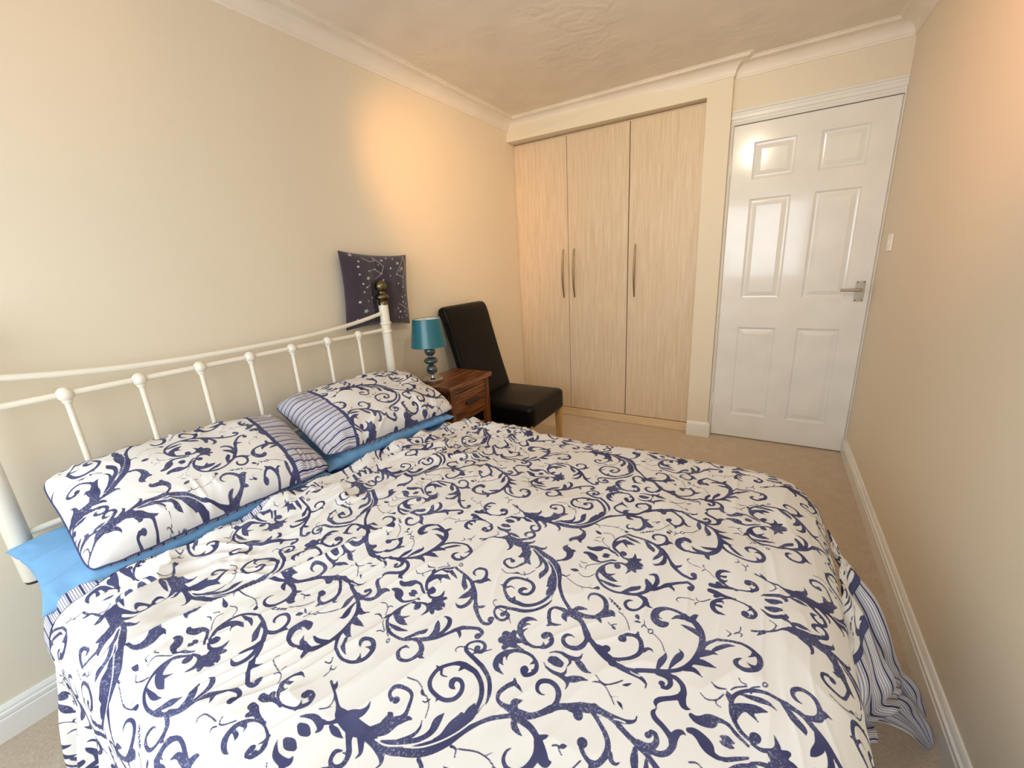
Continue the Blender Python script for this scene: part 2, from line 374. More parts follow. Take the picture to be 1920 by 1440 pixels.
for hx, tgt, pw, cone, lcol in ((-.32, (0, -.78, 1.68), 4.6, 52, (1, .43, .12)), (-.14, (0, -2.95, 2.15), .5, 75, (1, .43, .12)), (.14, (W, -1.5, 1.95), 3.6, 74, (1, .46, .25)), (.32, (.6, 0, 1.5), 3.9, 110, (1, .84, .58))):
    p = np.array([FX+hx, FY, H-.075]); d = np.array(tgt)-p; d /= np.linalg.norm(d)
    hd = auto_smooth(MB().tube([p-d*.035, p-d*.03, p+d*.02, p+d*.045], [.014, .024, .03, .034], 24, True).build('spot_head', M['satin_nickel'], fit))
    ld = bpy.data.lights.new('spot_lamp', 'SPOT'); ld.energy = SPOT_POWER*pw; ld.color = lcol; ld.spot_size = math.radians(cone); ld.spot_blend = 1.0; ld.shadow_soft_size = .03
    lo = bpy.data.objects.new('spot_lamp', ld); COL.objects.link(lo); lo.parent = fit
    lo.location = Vector(p + d*.06) - Vector(fit.location); lo.rotation_euler = Vector(d).to_track_quat('-Z', 'Y').to_euler()

# ------------------------------------------------------------------ bed: mattress and base
YC = -2.29
bed = empty('divan_bed', (1.04, YC, 0), 'double divan bed with blue fitted sheet under the scroll duvet', 'bed')
def rounded_box(lo, hi, r, n=6, puff=0.):
    lo, hi = np.array(lo, float), np.array(hi, float); c = (lo+hi)/2; h = (hi-lo)/2
    import bmesh
    bm = bmesh.new(); bmesh.ops.create_cube(bm, size=2); bmesh.ops.subdivide_edges(bm, edges=bm.edges[:], cuts=2*n, use_grid_fill=True)
    V = np.array([v.co[:] for v in bm.verts]); bm.verts.ensure_lookup_table(); F = [tuple(v.index for v in f.verts) for f in bm.faces]; bm.free()
    k = n/(n+.5)
    inner = h-r; out = np.empty_like(V)
    s = np.sign(V)*np.clip((np.abs(V)), 0, 1)
    # split each axis: central part spans the inner box, ends take the rounding
    q = np.clip(s/ .78, -1, 1)*inner; e = s-np.clip(s, -.78, .78); L = np.linalg.norm(e, axis=1, keepdims=True)
    flat = np.where(np.abs(s) >= .999, s, 0)
    dirv = flat + e*4
    dirv = dirv/np.linalg.norm(dirv, axis=1, keepdims=True)
    out = c + q + dirv*r
    if puff:
        u = q/np.maximum(inner, 1e-6); top = flat[:, 2] > .5
        out[:, 2] += puff*top*(1-u[:, 0]**2)*(1-u[:, 1]**2)
    return out, F
V, F = rounded_box((.125, -2.955, .30), (1.965, -1.625, .535), .05); mesh_obj('mattress', V, F, M['blue_cotton'], bed)
V, F = rounded_box((.13, -2.945, .07), (1.955, -1.635, .298), .02); mesh_obj('divan_base', V, F, M['divan_fabric'], bed)
for x in (.25, 1.83):
    for y in (-2.85, -1.73): MB().tube([(x, y, 0), (x, y, .075)], .028, 14).build('castor_foot', M['dark_rubber'], bed)
# loose blue sheet hanging on the window side near the head
n, m = 60, 40; a = np.linspace(.24, 1.15, n)[:, None]+np.zeros((1, m)); t = np.linspace(0, 1, m)[None, :]+np.zeros((n, 1))
fold = np.sin(a*38+2*noise(a*4, t*2))*.014*t + .02*noise(a*6, t*3, 3)*t
V = np.stack([a+.02*noise(a*3, t*3, 2)*t-.05*t*sstep(.5, .16, a), -2.955-.012-.135*t**4-fold*.5, .46-.445*t], -1).reshape(-1, 3)
sh = mesh_obj('hanging_sheet', V, grid_faces(n, m), M['blue_cotton'], bed); sm = sh.modifiers.new('thick', 'SOLIDIFY'); sm.thickness = .003

# ------------------------------------------------------------------ headboard
HX = .105
hb = empty('headboard', (HX, YC, 0), 'cream metal headboard with curved top rail and brass ball finials', 'headboard')
posts = {}
for y, zb in ((-1.612, .487), (-3.012, .487)):
    p = MB().lathe((HX, y, 0), [(.0225, zb), (.0245, zb+.004), (.0245, 1.105)], 28)
    po = auto_smooth(p.build('post', M['metal_cream'], hb))
    for z in (1.012, .968): auto_smooth(MB().lathe((HX, y, z), [(.0245, -.007), (.029, -.004), (.030, 0), (.029, .004), (.0245, .007)], 28).build('collar', M['metal_cream'], po))
    pr = [(.0235, 1.104), (.0235, 1.121), (.0195, 1.125), (.021, 1.131), (.033, 1.138), (.036, 1.146), (.033, 1.154), (.022, 1.160), (.0165, 1.166), (.016, 1.174)]
    pr += [(.030*math.cos(q), 1.200+.030*math.sin(q)) for q in np.linspace(-.95, 1.53, 14)]
    auto_smooth(MB().lathe((HX, y, 0), pr, 32).build('finial', M['antique_brass'], po), 50)
    MB().lathe((HX, y, 0), [(.021, zb-.008), (.0225, zb)], 20).build('end_cap', M['dark_rubber'], po)
yy = np.linspace(-2.988, -1.636, 41); uu = (yy-YC+.022)/.70
auto_smooth(MB().tube([(HX, y, 1.014+.055*abs(u)**2.6) for y, u in zip(yy, uu)], .0095, 14).build('top_rail', M['metal_cream'], hb))
auto_smooth(MB().tube([(HX, -2.99, .979), (HX, -1.634, .979)], .0095, 14).build('middle_rail', M['metal_cream'], hb))
auto_smooth(MB().tube([(HX, -2.99, .622), (HX, -1.634, .622)], .0095, 14).build('bottom_rail', M['metal_cream'], hb))
bar_me = kn_me = None
for i in range(7):
    y = -2.829+i*.1725
    if bar_me is None:
        o = auto_smooth(MB().tube([(HX, y, .625), (HX, y, .972)], .0078, 12).build('bar', M['metal_cream'], hb)); bar_me = o.data
        k = auto_smooth(MB().lathe((HX, y, .979), [(.010, -.026), (.012, -.022), (.012, -.017), (.0185, -.010), (.0205, 0), (.0175, .010), (.010, .018), (.003, .0205)], 20).build('knob', M['metal_cream'], hb)); kn_me = k.data; y0 = y
    else:
        for nm, me in (('bar', bar_me), ('knob', kn_me)):
            o = link(nm, me, None, hb); o.location = (0, y-y0, 0)

# ------------------------------------------------------------------ printed scroll pattern (half of one mirrored repeat, 0.62 m x 0.30 m)
STROKES = (
    "12263,821,23 12568,692,20 12777,589,32 12911,543,86 13094,533,114 13291,552,112 13473,595,82;13197,482,71 13314,366,43 13461,254,40 13501,114,38 13417"
    ",33,35 13303,68,32 13255,174,38 13338,234,14;13457,248,23 13374,217,9;13381,527,56 13526,417,42 13600,342,28 13593,268,9;13533,566,82 13717,531,60 138"
    "91,482,46 13974,404,22 13955,328,9;13485,571,41 13761,565,40 13925,593,66 14100,648,70 14317,748,81 14502,888,81 14645,1070,71 14770,1309,50 14884,148"
    "2,39 15010,1638,36 15145,1754,35 15311,1860,40 15468,1866,55 15630,1844,51 15774,1782,46 15852,1693,58 15901,1570,59 15888,1425,53 15825,1302,46 15723"
    ",1234,40 15603,1227,32 15508,1289,28 15489,1393,21 15526,1460,7;15844,1721,68 15951,1606,88 16041,1547,68 16119,1592,8;15828,1778,39 15900,1824,34 159"
    "35,1860,6;15336,1873,30 15401,1752,50 15496,1702,36 15583,1678,6;15020,2396,15 15055,2331,38 14978,2216,39 14924,2072,38 14962,1964,30 15084,1926,40 1"
    "5245,1932,54 15411,1957,55 15558,1989,54 15675,2092,52 15794,2231,68;15063,2327,38 15165,2298,28 15257,2250,6;15263,1972,69 15231,2050,55 15281,2096,3"
    "5 15325,2140,8;15809,2267,45 15829,2385,44 15796,2517,48 15710,2603,44 15580,2630,43 15465,2575,41 15425,2489,36 15460,2405,31 15538,2375,18 15601,238"
    "6,6;15794,2209,45 15888,2312,49 16001,2379,52 16125,2437,67 16264,2503,74 16381,2557,72 16510,2564,71 16640,2579,52 16765,2585,46 16889,2599,38 16974,"
    "2641,27 17015,2688,15 17015,2746,5;16071,2384,60 16189,2383,54;16210,2348,76 16212,2349,76;16370,2525,41 16502,2436,32 16656,2316,37 16748,2190,41 167"
    "68,2060,47 16723,1919,43 16657,1858,44 16560,1866,32 16446,1936,32 16399,2003,35;16409,2034,77 16411,2035,77;16637,1847,53 16624,1723,6;16812,2077,42 "
    "16872,2002,30 16934,1997,20 16967,2036,5;16391,2589,64 16513,2572,55 16634,2558,47 16776,2516,44 16910,2454,40 17047,2400,43 17181,2342,43 17312,2273,"
    "38 17441,2192,43 17537,2087,46 17614,1937,47 17663,1788,51 17700,1632,58 17707,1468,56;17707,1468,56 17686,1312,56 17621,1173,63 17509,1051,61 17388,9"
    "97,38 17214,944,35 17043,933,33 16917,986,49 16821,1097,68 16805,1250,72 16860,1340,75 16966,1366,79 17040,1327,55 17079,1277,6;16841,1184,38 16901,12"
    "37,15 16948,1229,6;17458,1031,65 17315,1047,56 17204,1069,42 17115,1166,6;17479,962,56 17509,888,38 17554,853,6;17301,1243,6 17411,1237,40 17524,1256,"
    "53 17625,1312,38;17722,1581,41 17749,1503,32 17803,1407,32 17923,1293,29 18063,1231,29 18220,1200,28 18362,1207,30 18489,1259,36 18587,1360,44 18616,1"
    "473,46 18581,1609,48 18481,1709,45 18377,1742,42 18282,1704,41 18250,1630,39 18286,1564,28 18338,1528,5;18519,1339,40 18481,1406,16 18442,1436,5;18555"
    ",1613,38 18476,1610,26 18422,1579,5;17906,1535,33 17995,1428,41 18101,1333,38 18219,1291,5;17699,1731,57 17789,1645,65 17885,1604,41 17970,1602,5;1762"
    "8,1938,55 17749,1884,70 17848,1887,51 17979,1885,5;17519,2151,46 17625,2104,53 17698,2119,38 17802,2177,5;17113,2302,31 17140,2158,56 17176,2044,40 17"
    "173,1958,5;17288,2228,15 17332,2076,47 17393,1930,65 17421,1837,33 17364,1769,5;17135,2399,46 17250,2391,53 17331,2435,45 17362,2521,41 17324,2607,32 "
    "17258,2626,29;17234,2558,51 17236,2559,51;17315,2357,38 17433,2381,40 17529,2449,43 17575,2556,49 17566,2656,63 17598,2763,54 17657,2807,33 17715,2803"
    ",4;17551,2648,42 17458,2729,44 17335,2795,42 17253,2854,42 17219,2919,34 17250,2992,4;13490,625,82 13648,766,106 13717,909,83 13856,1045,38 13929,1069"
    ",8;13586,833,66 13579,942,47 13509,959,8;13773,985,64 13780,1083,38 13731,1208,30 13662,1335,27 13545,1383,30 13386,1347,33 13310,1267,31 13322,1168,2"
    "8 13409,1125,34;13476,1160,59 13480,1162,59;13040,618,71 13154,715,55 13186,830,27 13157,908,9;13737,613,16 13931,697,44 14133,805,46 14286,963,44 143"
    "33,1101,58 14304,1242,66 14320,1379,7;13956,720,39 14101,889,33 14131,1024,22 14082,1131,8;14209,767,13 14365,891,30 14522,1069,52 14593,1280,104 1462"
    "5,1412,90 14568,1514,7;14706,1400,34 14705,1572,92 14661,1729,7;14571,1169,28 14692,1349,34 14757,1546,33 14732,1753,38 14660,1937,42 14528,2083,41 14"
    "363,2168,46 14155,2182,55 14016,2172,47 13869,2082,35 13746,1945,36 13719,1811,39 13751,1675,40 13856,1576,35 14020,1539,35 14185,1546,37 14310,1630,4"
    "0 14346,1755,42 14303,1875,37 14201,1927,37 14103,1893,40;14101,1851,56 14139,1783,45 14220,1768,16;13741,1918,34 13641,1952,7;13780,1942,27 13861,185"
    "2,20 13964,1869,7;14109,2179,64 14076,2041,7;14063,1533,28 14073,1445,8;14817,1627,7 14819,1842,31 14752,2033,37 14627,2187,38 14438,2296,43 14220,235"
    "8,41 13975,2419,35 13905,2481,31 13913,2591,24 14021,2685,28 14143,2707,29 14226,2640,35 14214,2537,40 14115,2500,34;14105,2568,56 14108,2569,56;14432"
    ",697,30 14561,626,33 14623,458,64 14578,305,92 14447,225,80 14397,158,49 14437,71,9;14603,310,65 14629,197,40 14685,187,8;14738,1054,23 14826,1056,16 "
    "14875,970,8;14801,2375,6 14680,2394,39 14580,2470,55 14555,2601,57 14613,2733,56 14704,2820,46 14822,2889,36 14972,2917,31 15106,2888,29 15218,2819,35"
    " 15268,2699,44 15233,2599,39 15148,2534,37 15083,2557,37;15088,2611,73 15091,2612,73;14597,2603,48 14659,2536,25 14717,2513,6;14659,2743,37 14679,2676"
    ",19 14713,2624,6;15179,2833,35 15124,2738,6;15264,2691,35 15189,2661,6;14413,2931,77 14544,2947,82 14679,2942,54 14797,2945,14 14875,2946,6;14534,2819"
    ",50 14571,2911,49;15328,2891,5 15420,2822,20 15536,2805,30 15678,2810,41 15804,2783,41 15862,2718,25 15862,2635,5;15686,2826,25 15741,2893,24 15723,29"
    "84,5;15811,2799,41 15920,2856,64 16025,2912,44 16143,2922,5;15409,2981,50 15505,2998,85 15609,3016,48;16227,2932,6 16325,2985,7 16432,2980,7 16551,288"
    "2,6 16648,2779,5;16671,2853,5 16729,2823,27 16787,2766,5;16567,2883,5 16672,2929,5;16152,1441,7 16278,1498,8 16389,1630,7 16476,1811,6;16234,1344,6 16"
    "242,1468,7;15869,1186,7 15890,1202,17 15911,1218,7;15934,1209,7 15955,1225,17 15975,1241,7;16007,1256,7 16027,1272,16 16047,1287,7;16073,1299,6 16093,"
    "1315,16 16113,1330,6;16140,1334,6 16160,1349,16 16179,1365,6;15926,1250,7 15946,1266,16 15967,1282,7;16000,1291,7 16020,1306,16 16040,1322,6;16066,133"
    "4,6 16086,1349,16 16106,1364,6;16123,1368,6 16143,1383,16 16162,1398,6;16140,1816,7 16186,1849,33 16226,1878,6;16045,1773,6 16114,1818,7 16154,1779,6 "
    "16213,1744,6;16489,1384,6 16526,1442,44 16566,1492,6;16509,1579,6 16557,1554,26 16614,1532,6;16661,1443,6 16698,1539,7 16770,1592,6;16657,1610,6 16668"
    ",1554,6 16718,1551,6;16866,1598,13 16862,1637,13 16837,1665,13 16806,1666,13 16787,1638,13 16790,1599,14 16815,1571,14 16847,1571,14 16866,1598,13;168"
    "82,1644,7 16995,1714,9 17077,1797,9 17146,1932,5;14861,1084,7 15093,1175,11 15287,1192,11 15471,1141,9;15488,1133,11 15540,1086,28 15572,1062,48;15327"
    ",1290,7 15267,1217,10;15428,1020,7 15421,1118,8;14817,801,8 14920,775,50 15001,759,8;15025,816,8 15157,874,10 15285,825,9 15358,712,7;14910,435,10 149"
    "88,463,15 15086,431,8;14932,541,8 14984,614,11 15041,618,8;15117,644,8 15101,523,12 15228,400,10 15372,321,8;13382,1514,9 13564,1567,11 13707,1527,10;"
    "13721,1510,8 13784,1456,29 13849,1439,8;13966,1437,8 13932,1366,8 13881,1360,8;13866,1456,8 14012,1363,10 14100,1186,8;17938,2203,5 18025,2251,21 1816"
    "3,2202,5;18178,2235,7 18209,2298,46 18209,2375,4;18226,2185,5 18308,2093,6 18443,2013,5;18316,1922,6 18365,1980,9 18436,1984,5;17809,2471,6 17913,2518"
    ",9 18046,2447,6 18134,2306,4;18041,2465,5 18053,2520,9 18117,2527,4;18510,2106,4 18478,2075,7 18518,2005,6 18616,1954,4;18723,1864,13 18713,1897,13 18"
    "689,1921,13 18665,1923,13 18655,1900,13 18664,1867,13 18689,1843,13 18713,1842,13 18723,1865,13;18057,990,7 18135,1036,16 18091,1123,6;18281,808,6 182"
    "73,921,9 18185,1021,6;18218,971,7 18313,975,13 18296,1047,5;17676,84,61 17779,92,62 17916,129,45 18047,127,20 18159,114,6;17790,193,47 17867,140,41 17"
    "966,142,10;18009,625,6 17916,630,32 17816,585,48 17765,488,49 17776,369,44 17878,252,34 17987,187,16 18129,150,18 18274,177,18 18401,224,25 18489,312,"
    "40 18514,393,33 18466,499,24 18370,526,24 18300,492,28;18335,443,69 18337,444,69;18416,216,29 18420,294,23 18376,346,6;18500,423,28 18435,469,20 18440"
    ",412,6;17852,317,34 17924,306,24 17954,361,6;17831,429,29 17905,441,35 17930,483,6;18591,187,8 18660,247,28 18779,303,46 18923,297,54 19010,252,45 190"
    "00,177,9;18951,328,36 19036,351,27 19104,403,26;19120,352,26 19217,345,52 19299,346,39 19393,350,5;19104,403,31 19144,469,34 19111,545,7;18688,113,38 "
    "18807,112,79 18925,111,37;18736,417,7 18808,469,9 18844,539,11 18794,650,10 18697,723,7;18552,878,5 18627,791,38 18690,737,7;18851,513,6 18882,545,6;1"
    "4891,114,39 14964,96,57 15054,122,77 15145,182,95 15215,249,50 15352,265,30 15494,177,30 15654,81,20;17741,2886,39 17814,2904,57 17904,2878,77 17995,2"
    "818,95 18065,2751,50 18202,2735,30 18344,2823,30 18504,2919,20;15302,37,13 15381,40,46 15477,33,13;18152,2963,13 18231,2960,46 18327,2967,13;15737,237"
    ",75 15739,239,75;18587,2763,75 18589,2761,75;15773,187,24 15723,162,24 15646,185,27 15526,271,32 15430,423,39 15399,597,35 15430,737,30 15530,866,29 1"
    "5681,949,31 15870,981,30 16055,956,30 16228,900,32 16407,804,38;18623,2813,24 18573,2838,24 18496,2815,27 18376,2729,32 18280,2577,39 18249,2403,35 18"
    "280,2263,30 18380,2134,29 18531,2051,31 18720,2019,30 18905,2044,30 19078,2100,32 19257,2196,38;15467,404,36 15488,553,71 15579,631,64 15702,660,69 15"
    "788,676,45 15886,671,7;18317,2596,36 18338,2447,71 18429,2369,64 18552,2340,69 18638,2324,45 18736,2329,7;15622,609,46 15703,544,26 15765,482,7;18472,"
    "2391,46 18553,2456,26 18615,2518,7;15511,816,9 15637,826,34 15779,828,47 15893,813,33 15997,769,7;18361,2184,9 18487,2174,34 18629,2172,47 18743,2187,"
    "33 18847,2231,7;16047,932,11 16149,825,39 16235,725,60 16328,650,49 16356,579,7;18897,2068,11 18999,2175,39 19085,2275,60 19178,2350,49 19206,2421,7;1"
    "5691,129,17 15827,94,32 15943,134,34 16012,227,40 15972,365,9;18541,2871,17 18677,2906,32 18793,2866,34 18862,2773,40 18822,2635,9;15944,68,61 16054,2"
    "0,102 16148,-47,73 16214,-67,14;18794,2932,61 18904,2980,102 18998,3047,73 19064,3067,14;16069,71,60 16178,64,50 16258,24,10;18919,2929,60 19028,2936,"
    "50 19108,2976,10;16049,145,60 16126,201,42 16157,229,9;18899,2855,60 18976,2799,42 19007,2771,9;16072,-61,37 16112,-181,32 16091,-221,10;18922,3061,37"
    " 18962,3181,32 18941,3221,10;16134,902,30 16312,866,38 16466,746,47 16621,626,38 16763,443,37 16849,329,54 16971,210,39 17118,115,37 17237,75,37 17332"
    ",112,37 17351,173,34;18984,2098,30 19162,2134,38 19316,2254,47 19471,2374,38 19613,2557,37 19699,2671,54 19821,2790,39 19968,2885,37 20087,2925,37 201"
    "82,2888,37 20201,2827,34;17305,218,66 17307,220,66;20155,2782,66 20157,2780,66;16901,317,43 16982,360,32 17022,423,8;19751,2683,43 19832,2640,32 19872"
    ",2577,8;16506,685,43 16525,536,65 16453,400,49 16404,321,11;19356,2315,43 19375,2464,65 19303,2600,49 19254,2679,11;16536,656,32 16630,510,37 16653,32"
    "7,49 16594,195,45 16510,162,32 16437,183,7;19386,2344,32 19480,2490,37 19503,2673,49 19444,2805,45 19360,2838,32 19287,2817,7;16384,856,36 16487,897,4"
    "6 16562,977,53 16560,1106,40 16502,1224,33 16411,1283,33 16305,1287,36 16220,1217,36 16212,1130,33 16258,1067,27 16326,1046,8;19234,2144,36 19337,2103"
    ",46 19412,2023,53 19410,1894,40 19352,1776,33 19261,1717,33 19155,1713,36 19070,1783,36 19062,1870,33 19108,1933,27 19176,1954,8;16596,1037,60 16641,1"
    "077,36 16728,1070,6;19446,1963,60 19491,1923,36 19578,1930,6;17148,677,7 17106,634,8 17144,557,9 17242,525,8 17426,497,6;19998,2323,7 19956,2366,8 199"
    "94,2443,9 20092,2475,8 20276,2503,6;17446,408,7 17490,477,12 17572,461,9 17705,328,6;20296,2592,7 20340,2523,12 20422,2539,9 20555,2672,6;17469,620,7 "
    "17446,576,9 17497,524,6;20319,2380,7 20296,2424,9 20347,2476,6"
)
SLITS = "14113,719,9 14332,824,12 14497,971,13 14647,1161,13 14758,1374,12 14827,1595,12 14817,1796,12 14725,1982,11 14564,2148,11 14352,2257,11 14115,2295,10;13642,579,9 13834,609,13 14048,710,13 14244,835,13 14417,995,10;16462,2511,5 16621,2515,7 16764,2476,5;16714,2567,5 16794,2582,7 16885,2584,5"

PU, PV = .62, .30
def catmull(a, n=6):
    if len(a) < 3: return np.vstack([a[0]+(a[-1]-a[0])*t for t in np.linspace(0, 1, 3)])
    Pt = np.vstack([2*a[0]-a[1], a, 2*a[-1]-a[-2]]); out = []
    for i in range(1, len(Pt)-2):
        p0, p1, p2, p3 = Pt[i-1:i+3]
        for t in np.linspace(0, 1, n, endpoint=False):
            out.append(.5*(2*p1+(-p0+p2)*t+(2*p0-5*p1+4*p2-p3)*t*t+(-p0+3*p1-3*p2+p3)*t**3))
    out.append(a[-1]); o = np.array(out); o[:, 2] = np.maximum(o[:, 2], .0013); return o
def seg_dist(D, ox, oy, h, p, q, m):
    ny, nx = D.shape
    i0 = max(int((min(p[0], q[0])-m-ox)/h), 0); i1 = min(int((max(p[0], q[0])+m-ox)/h)+1, nx)
    j0 = max(int((min(p[1], q[1])-m-oy)/h), 0); j1 = min(int((max(p[1], q[1])+m-oy)/h)+1, ny)
    if i1 <= i0 or j1 <= j0: return
    U = ((np.arange(i0, i1)+.5)*h+ox)[None, :]; Vv = ((np.arange(j0, j1)+.5)*h+oy)[:, None]; d = q[:2]-p[:2]
    t = np.clip(((U-p[0])*d[0]+(Vv-p[1])*d[1])/(d@d+1e-12), 0, 1)
    dist = np.hypot(U-p[0]-t*d[0], Vv-p[1]-t*d[1])-(p[2]+t*(q[2]-p[2]))
    D[j0:j1, i0:i1] = np.minimum(D[j0:j1, i0:i1], dist)
def make_tile(h=.001):
    nu, nv = round(PU/h), round(PV/h); D = np.full((3*nv, 3*nu), .02)
    for s in STROKES.split(';'):
        a = np.array([[float(x) for x in p.split(',')] for p in s.split()])*1e-4
        c = catmull(a); c[:, 0] -= math.floor(c[:, 0].mean()/PU)*PU
        for i in range(len(c)-1): seg_dist(D, -PU, -PV, h, c[i], c[i+1], .012+max(c[i][2], c[i+1][2]))
    def fold(D):
        D = np.minimum(np.minimum(D[:, :nu], D[:, nu:2*nu]), D[:, 2*nu:])
        return np.minimum(np.minimum(D[nv:2*nv], D[:nv][::-1]), D[2*nv:][::-1])
    N = np.full((3*nv, 3*nu), .02)                      # unprinted slits between the leaves of the trunk
    for s in SLITS.split(';'):
        a = np.array([[float(x) for x in p.split(',')] for p in s.split()])*1e-4
        c = catmull(a); c[:, 0] -= math.floor(c[:, 0].mean()/PU)*PU
        for i in range(len(c)-1): seg_dist(N, -PU, -PV, h, c[i], c[i+1], .012+max(c[i][2], c[i+1][2]))
    return np.maximum(fold(D), -fold(N))
TILE = make_tile()
def scroll(u, v):
    """signed distance to the print at cloth position (u along the repeat, v across it), metres"""
    ny, nx = TILE.shape; vv = np.mod(v, 2*PV); vv = np.where(vv > PV, 2*PV-vv, vv)
    x = np.mod(u, PU)/PU*nx-.5; y = np.clip(vv/PV*ny-.5, 0, ny-1.001); xi = np.floor(x).astype(int); yi = np.floor(y).astype(int); fx = x-xi; fy = y-yi
    g = lambda b, a: TILE[np.clip(b, 0, ny-1), a % nx]
    return (g(yi, xi)*(1-fx)+g(yi, xi+1)*fx)*(1-fy)+(g(yi+1, xi)*(1-fx)+g(yi+1, xi+1)*fx)*fy

# ------------------------------------------------------------------ duvet
def graded(segs):
    out = [np.array([segs[0][0]])]
    for a, b, h0, h1 in segs:
        n = max(2, int((b-a)/((h0+h1)/2))); t = np.linspace(0, 1, n+1)[1:]; w = h0/(h0+h1)*2
        out.append(a+(b-a)*(w*t+(1-w)*t*t))
    return np.concatenate(out)
S1 = graded([(.50, 1.95, .0024, .0022), (1.95, 2.18, .0022, .003), (2.18, 2.42, .012, .02)])
T1 = graded([(-1.22, -1.0, .006, .0032), (-1.0, -.2, .0022, .0022), (-.2, .74, .0022, .0036), (.74, 1.06, .01, .02)])
S, T = np.meshgrid(S1, T1, indexing='ij')
def duvet_surface(S, T):
    xh = .512 + .02*np.cos((T+.3)*5) + .085*sstep(-.2, .55, T) - .02*sstep(-.55, -.8, T)   # ragged head edge
    x = S + (xh-.50)*(1-sstep(.5, .95, S))
    rc, R = .20, .115; xin = 2.022-rc; ta, tb = -.775+rc, .715-rc
    dx = np.maximum(x-xin, 0); dy = np.where(T < ta, T-ta, np.where(T > tb, T-tb, 0))
    d = np.hypot(dx, dy)+1e-9; nx, ny = dx/d, dy/d; e = rc-R
    ang = np.clip((d-e)/R, 0, math.pi/2); hang = np.maximum(d-e-R*math.pi/2, 0)
    h = np.where(d < e, d, e+R*np.sin(ang)); drop = np.where(d < e, 0, R*(1-np.cos(ang)))+hang*.97
    per = np.where(np.abs(ny) > .7, x, T+nx*0)                     # coordinate along the edge for the folds
    near = (T < -.3)
    foldamp = np.where(near, .026, .012)*sstep(0, .22, hang+.05)*np.clip(hang+.04, 0, .3)/.3
    h = h + foldamp*(np.sin(per*2*math.pi/.125+1.6*noise(per*5, hang*2, 4)) + .5*np.sin(per*2*math.pi/.07+2*noise(per*4, hang*3, 5))) + .05*hang
    X = np.minimum(x, xin)+nx*h; Y = YC+np.clip(T, ta, tb)+ny*h
    z = .578 - .022*sstep(.1, .7, T) + .006*np.exp(-((T+.1)/.5)**2)
    # soft quilt billows, then creases running across the bed, strongest near the pillows
    flat = 1-sstep(0, .5, hang/.2)
    z = z + flat*(.007*noise(x*3.2, T*2.6, 1)+.004*noise(x*7, T*6, 2))
    wk = .25+.75*sstep(1.25, .62, x+.12*noise(T*3, x*2, 9)) + .35*sstep(-.35, -.7, T)*sstep(1.5, 1., x)
    sk = x + .30*T*0 + .045*noise(x*3, T*2.2, 6) - .16*T*sstep(.0, -.8, T)
    r1 = 1-np.abs(noise(sk*13, T*2.4, 7)); r2 = 1-np.abs(noise(sk*30+1.5*noise(x*5, T*5, 11), T*4.6, 8))
    z = z + flat*wk*(.021*(r1**3)+.009*(r2**2.5)) + flat*.0035*sstep(1.1, .6, x)*noise(x*55+2*noise(x*8, T*8, 13), T*26, 14)
    z = z + flat*.010*sstep(.62, .50, S)*np.sin(T*2*math.pi/.16+2*noise(T*3, S*0, 12))
    z = z - .016*sstep(.535, .50, S)                                # head edge turns down
    return X, Y, z-drop, x, hang
X, Y, Z, xr, hang = duvet_surface(S, T)
Z = np.maximum(Z, .03)
u = S; v = -((YC+T)+2.309)*.30/.308
pr = scroll(u+.0*T, v)
duvet = empty('duvet', (1.25, YC, .56), 'white duvet with navy scroll print spread over the bed', 'duvet')
mesh_obj('cover', np.stack([X, Y, Z], -1).reshape(-1, 3), grid_faces(*S.shape), M['printed_cotton'], duvet, True, {'print': pr.ravel()})
# striped turned edge along the head end
ne, me_ = 500, 12
Te = np.linspace(-.86, .80, ne); q = np.linspace(0, 1, me_)
Xe, Ye, Ze, xe, he = duvet_surface(np.full(ne, .502), Te)
Xa, Ya, Za, _, _ = duvet_surface(np.full(ne, .515), Te)
wv = .005*noise(Te*20, Te*0, 3)
VV = []
for t in q:
    sv = np.full(ne, .500)+(.030+wv)*max(0, 1-t*1.35)
    a0, b0, c0, _, _ = duvet_surface(sv, Te)
    dn = max(0, t-.74)/.26
    VV.append(np.stack([a0-.012*np.sin(dn*1.5), b0, c0+.003-.026*(1-math.cos(dn*1.5))], -1))
VV = np.stack(VV, 1); mesh_obj('striped_hem', VV.reshape(-1, 3), grid_faces(ne, me_), M['striped_cotton'], duvet, True, {'stripe': (np.repeat(Te[:, None], me_, 1)).ravel()})
# striped corner slipping off the foot of the bed down to the skirting
Rr = np.array([(2.015, -1.80, .475), (2.06, -1.923, .454), (2.12, -1.975, .335), (2.165, -1.94, .225), (2.215, -1.905, .155), (2.262, -1.905, .080), (2.286, -1.93, .018)])
Ll = np.array([(2.00, -2.20, .46), (2.015, -2.26, .42), (2.03, -2.32, .36), (2.06, -2.25, .27), (2.11, -2.12, .20), (2.195, -2.035, .115), (2.268, -1.972, .018)])
def interp(A, n):
    t = np.linspace(0, len(A)-1, n); i = np.clip(t.astype(int), 0, len(A)-2); f = (t-i)[:, None]; p = np.vstack([2*A[0]-A[1], A, 2*A[-1]-A[-2]])
    p0, p1, p2, p3 = p[i], p[i+1], p[i+2], p[i+3]
    return .5*(2*p1+(-p0+p2)*f+(2*p0-5*p1+4*p2-p3)*f*f+(-p0+3*p1-3*p2+p3)*f**3)
n, m = 160, 90; A = interp(Rr, n); B = interp(Ll, n); c = np.linspace(0, 1, m)[None, :]; s = np.linspace(0, 1, n)[:, None]
V = A[:, None, :]*(1-c[..., None])+B[:, None, :]*c[..., None]
wdt = np.linalg.norm(A-B, axis=1)[:, None]
out = np.array([.62, -.30, .72])
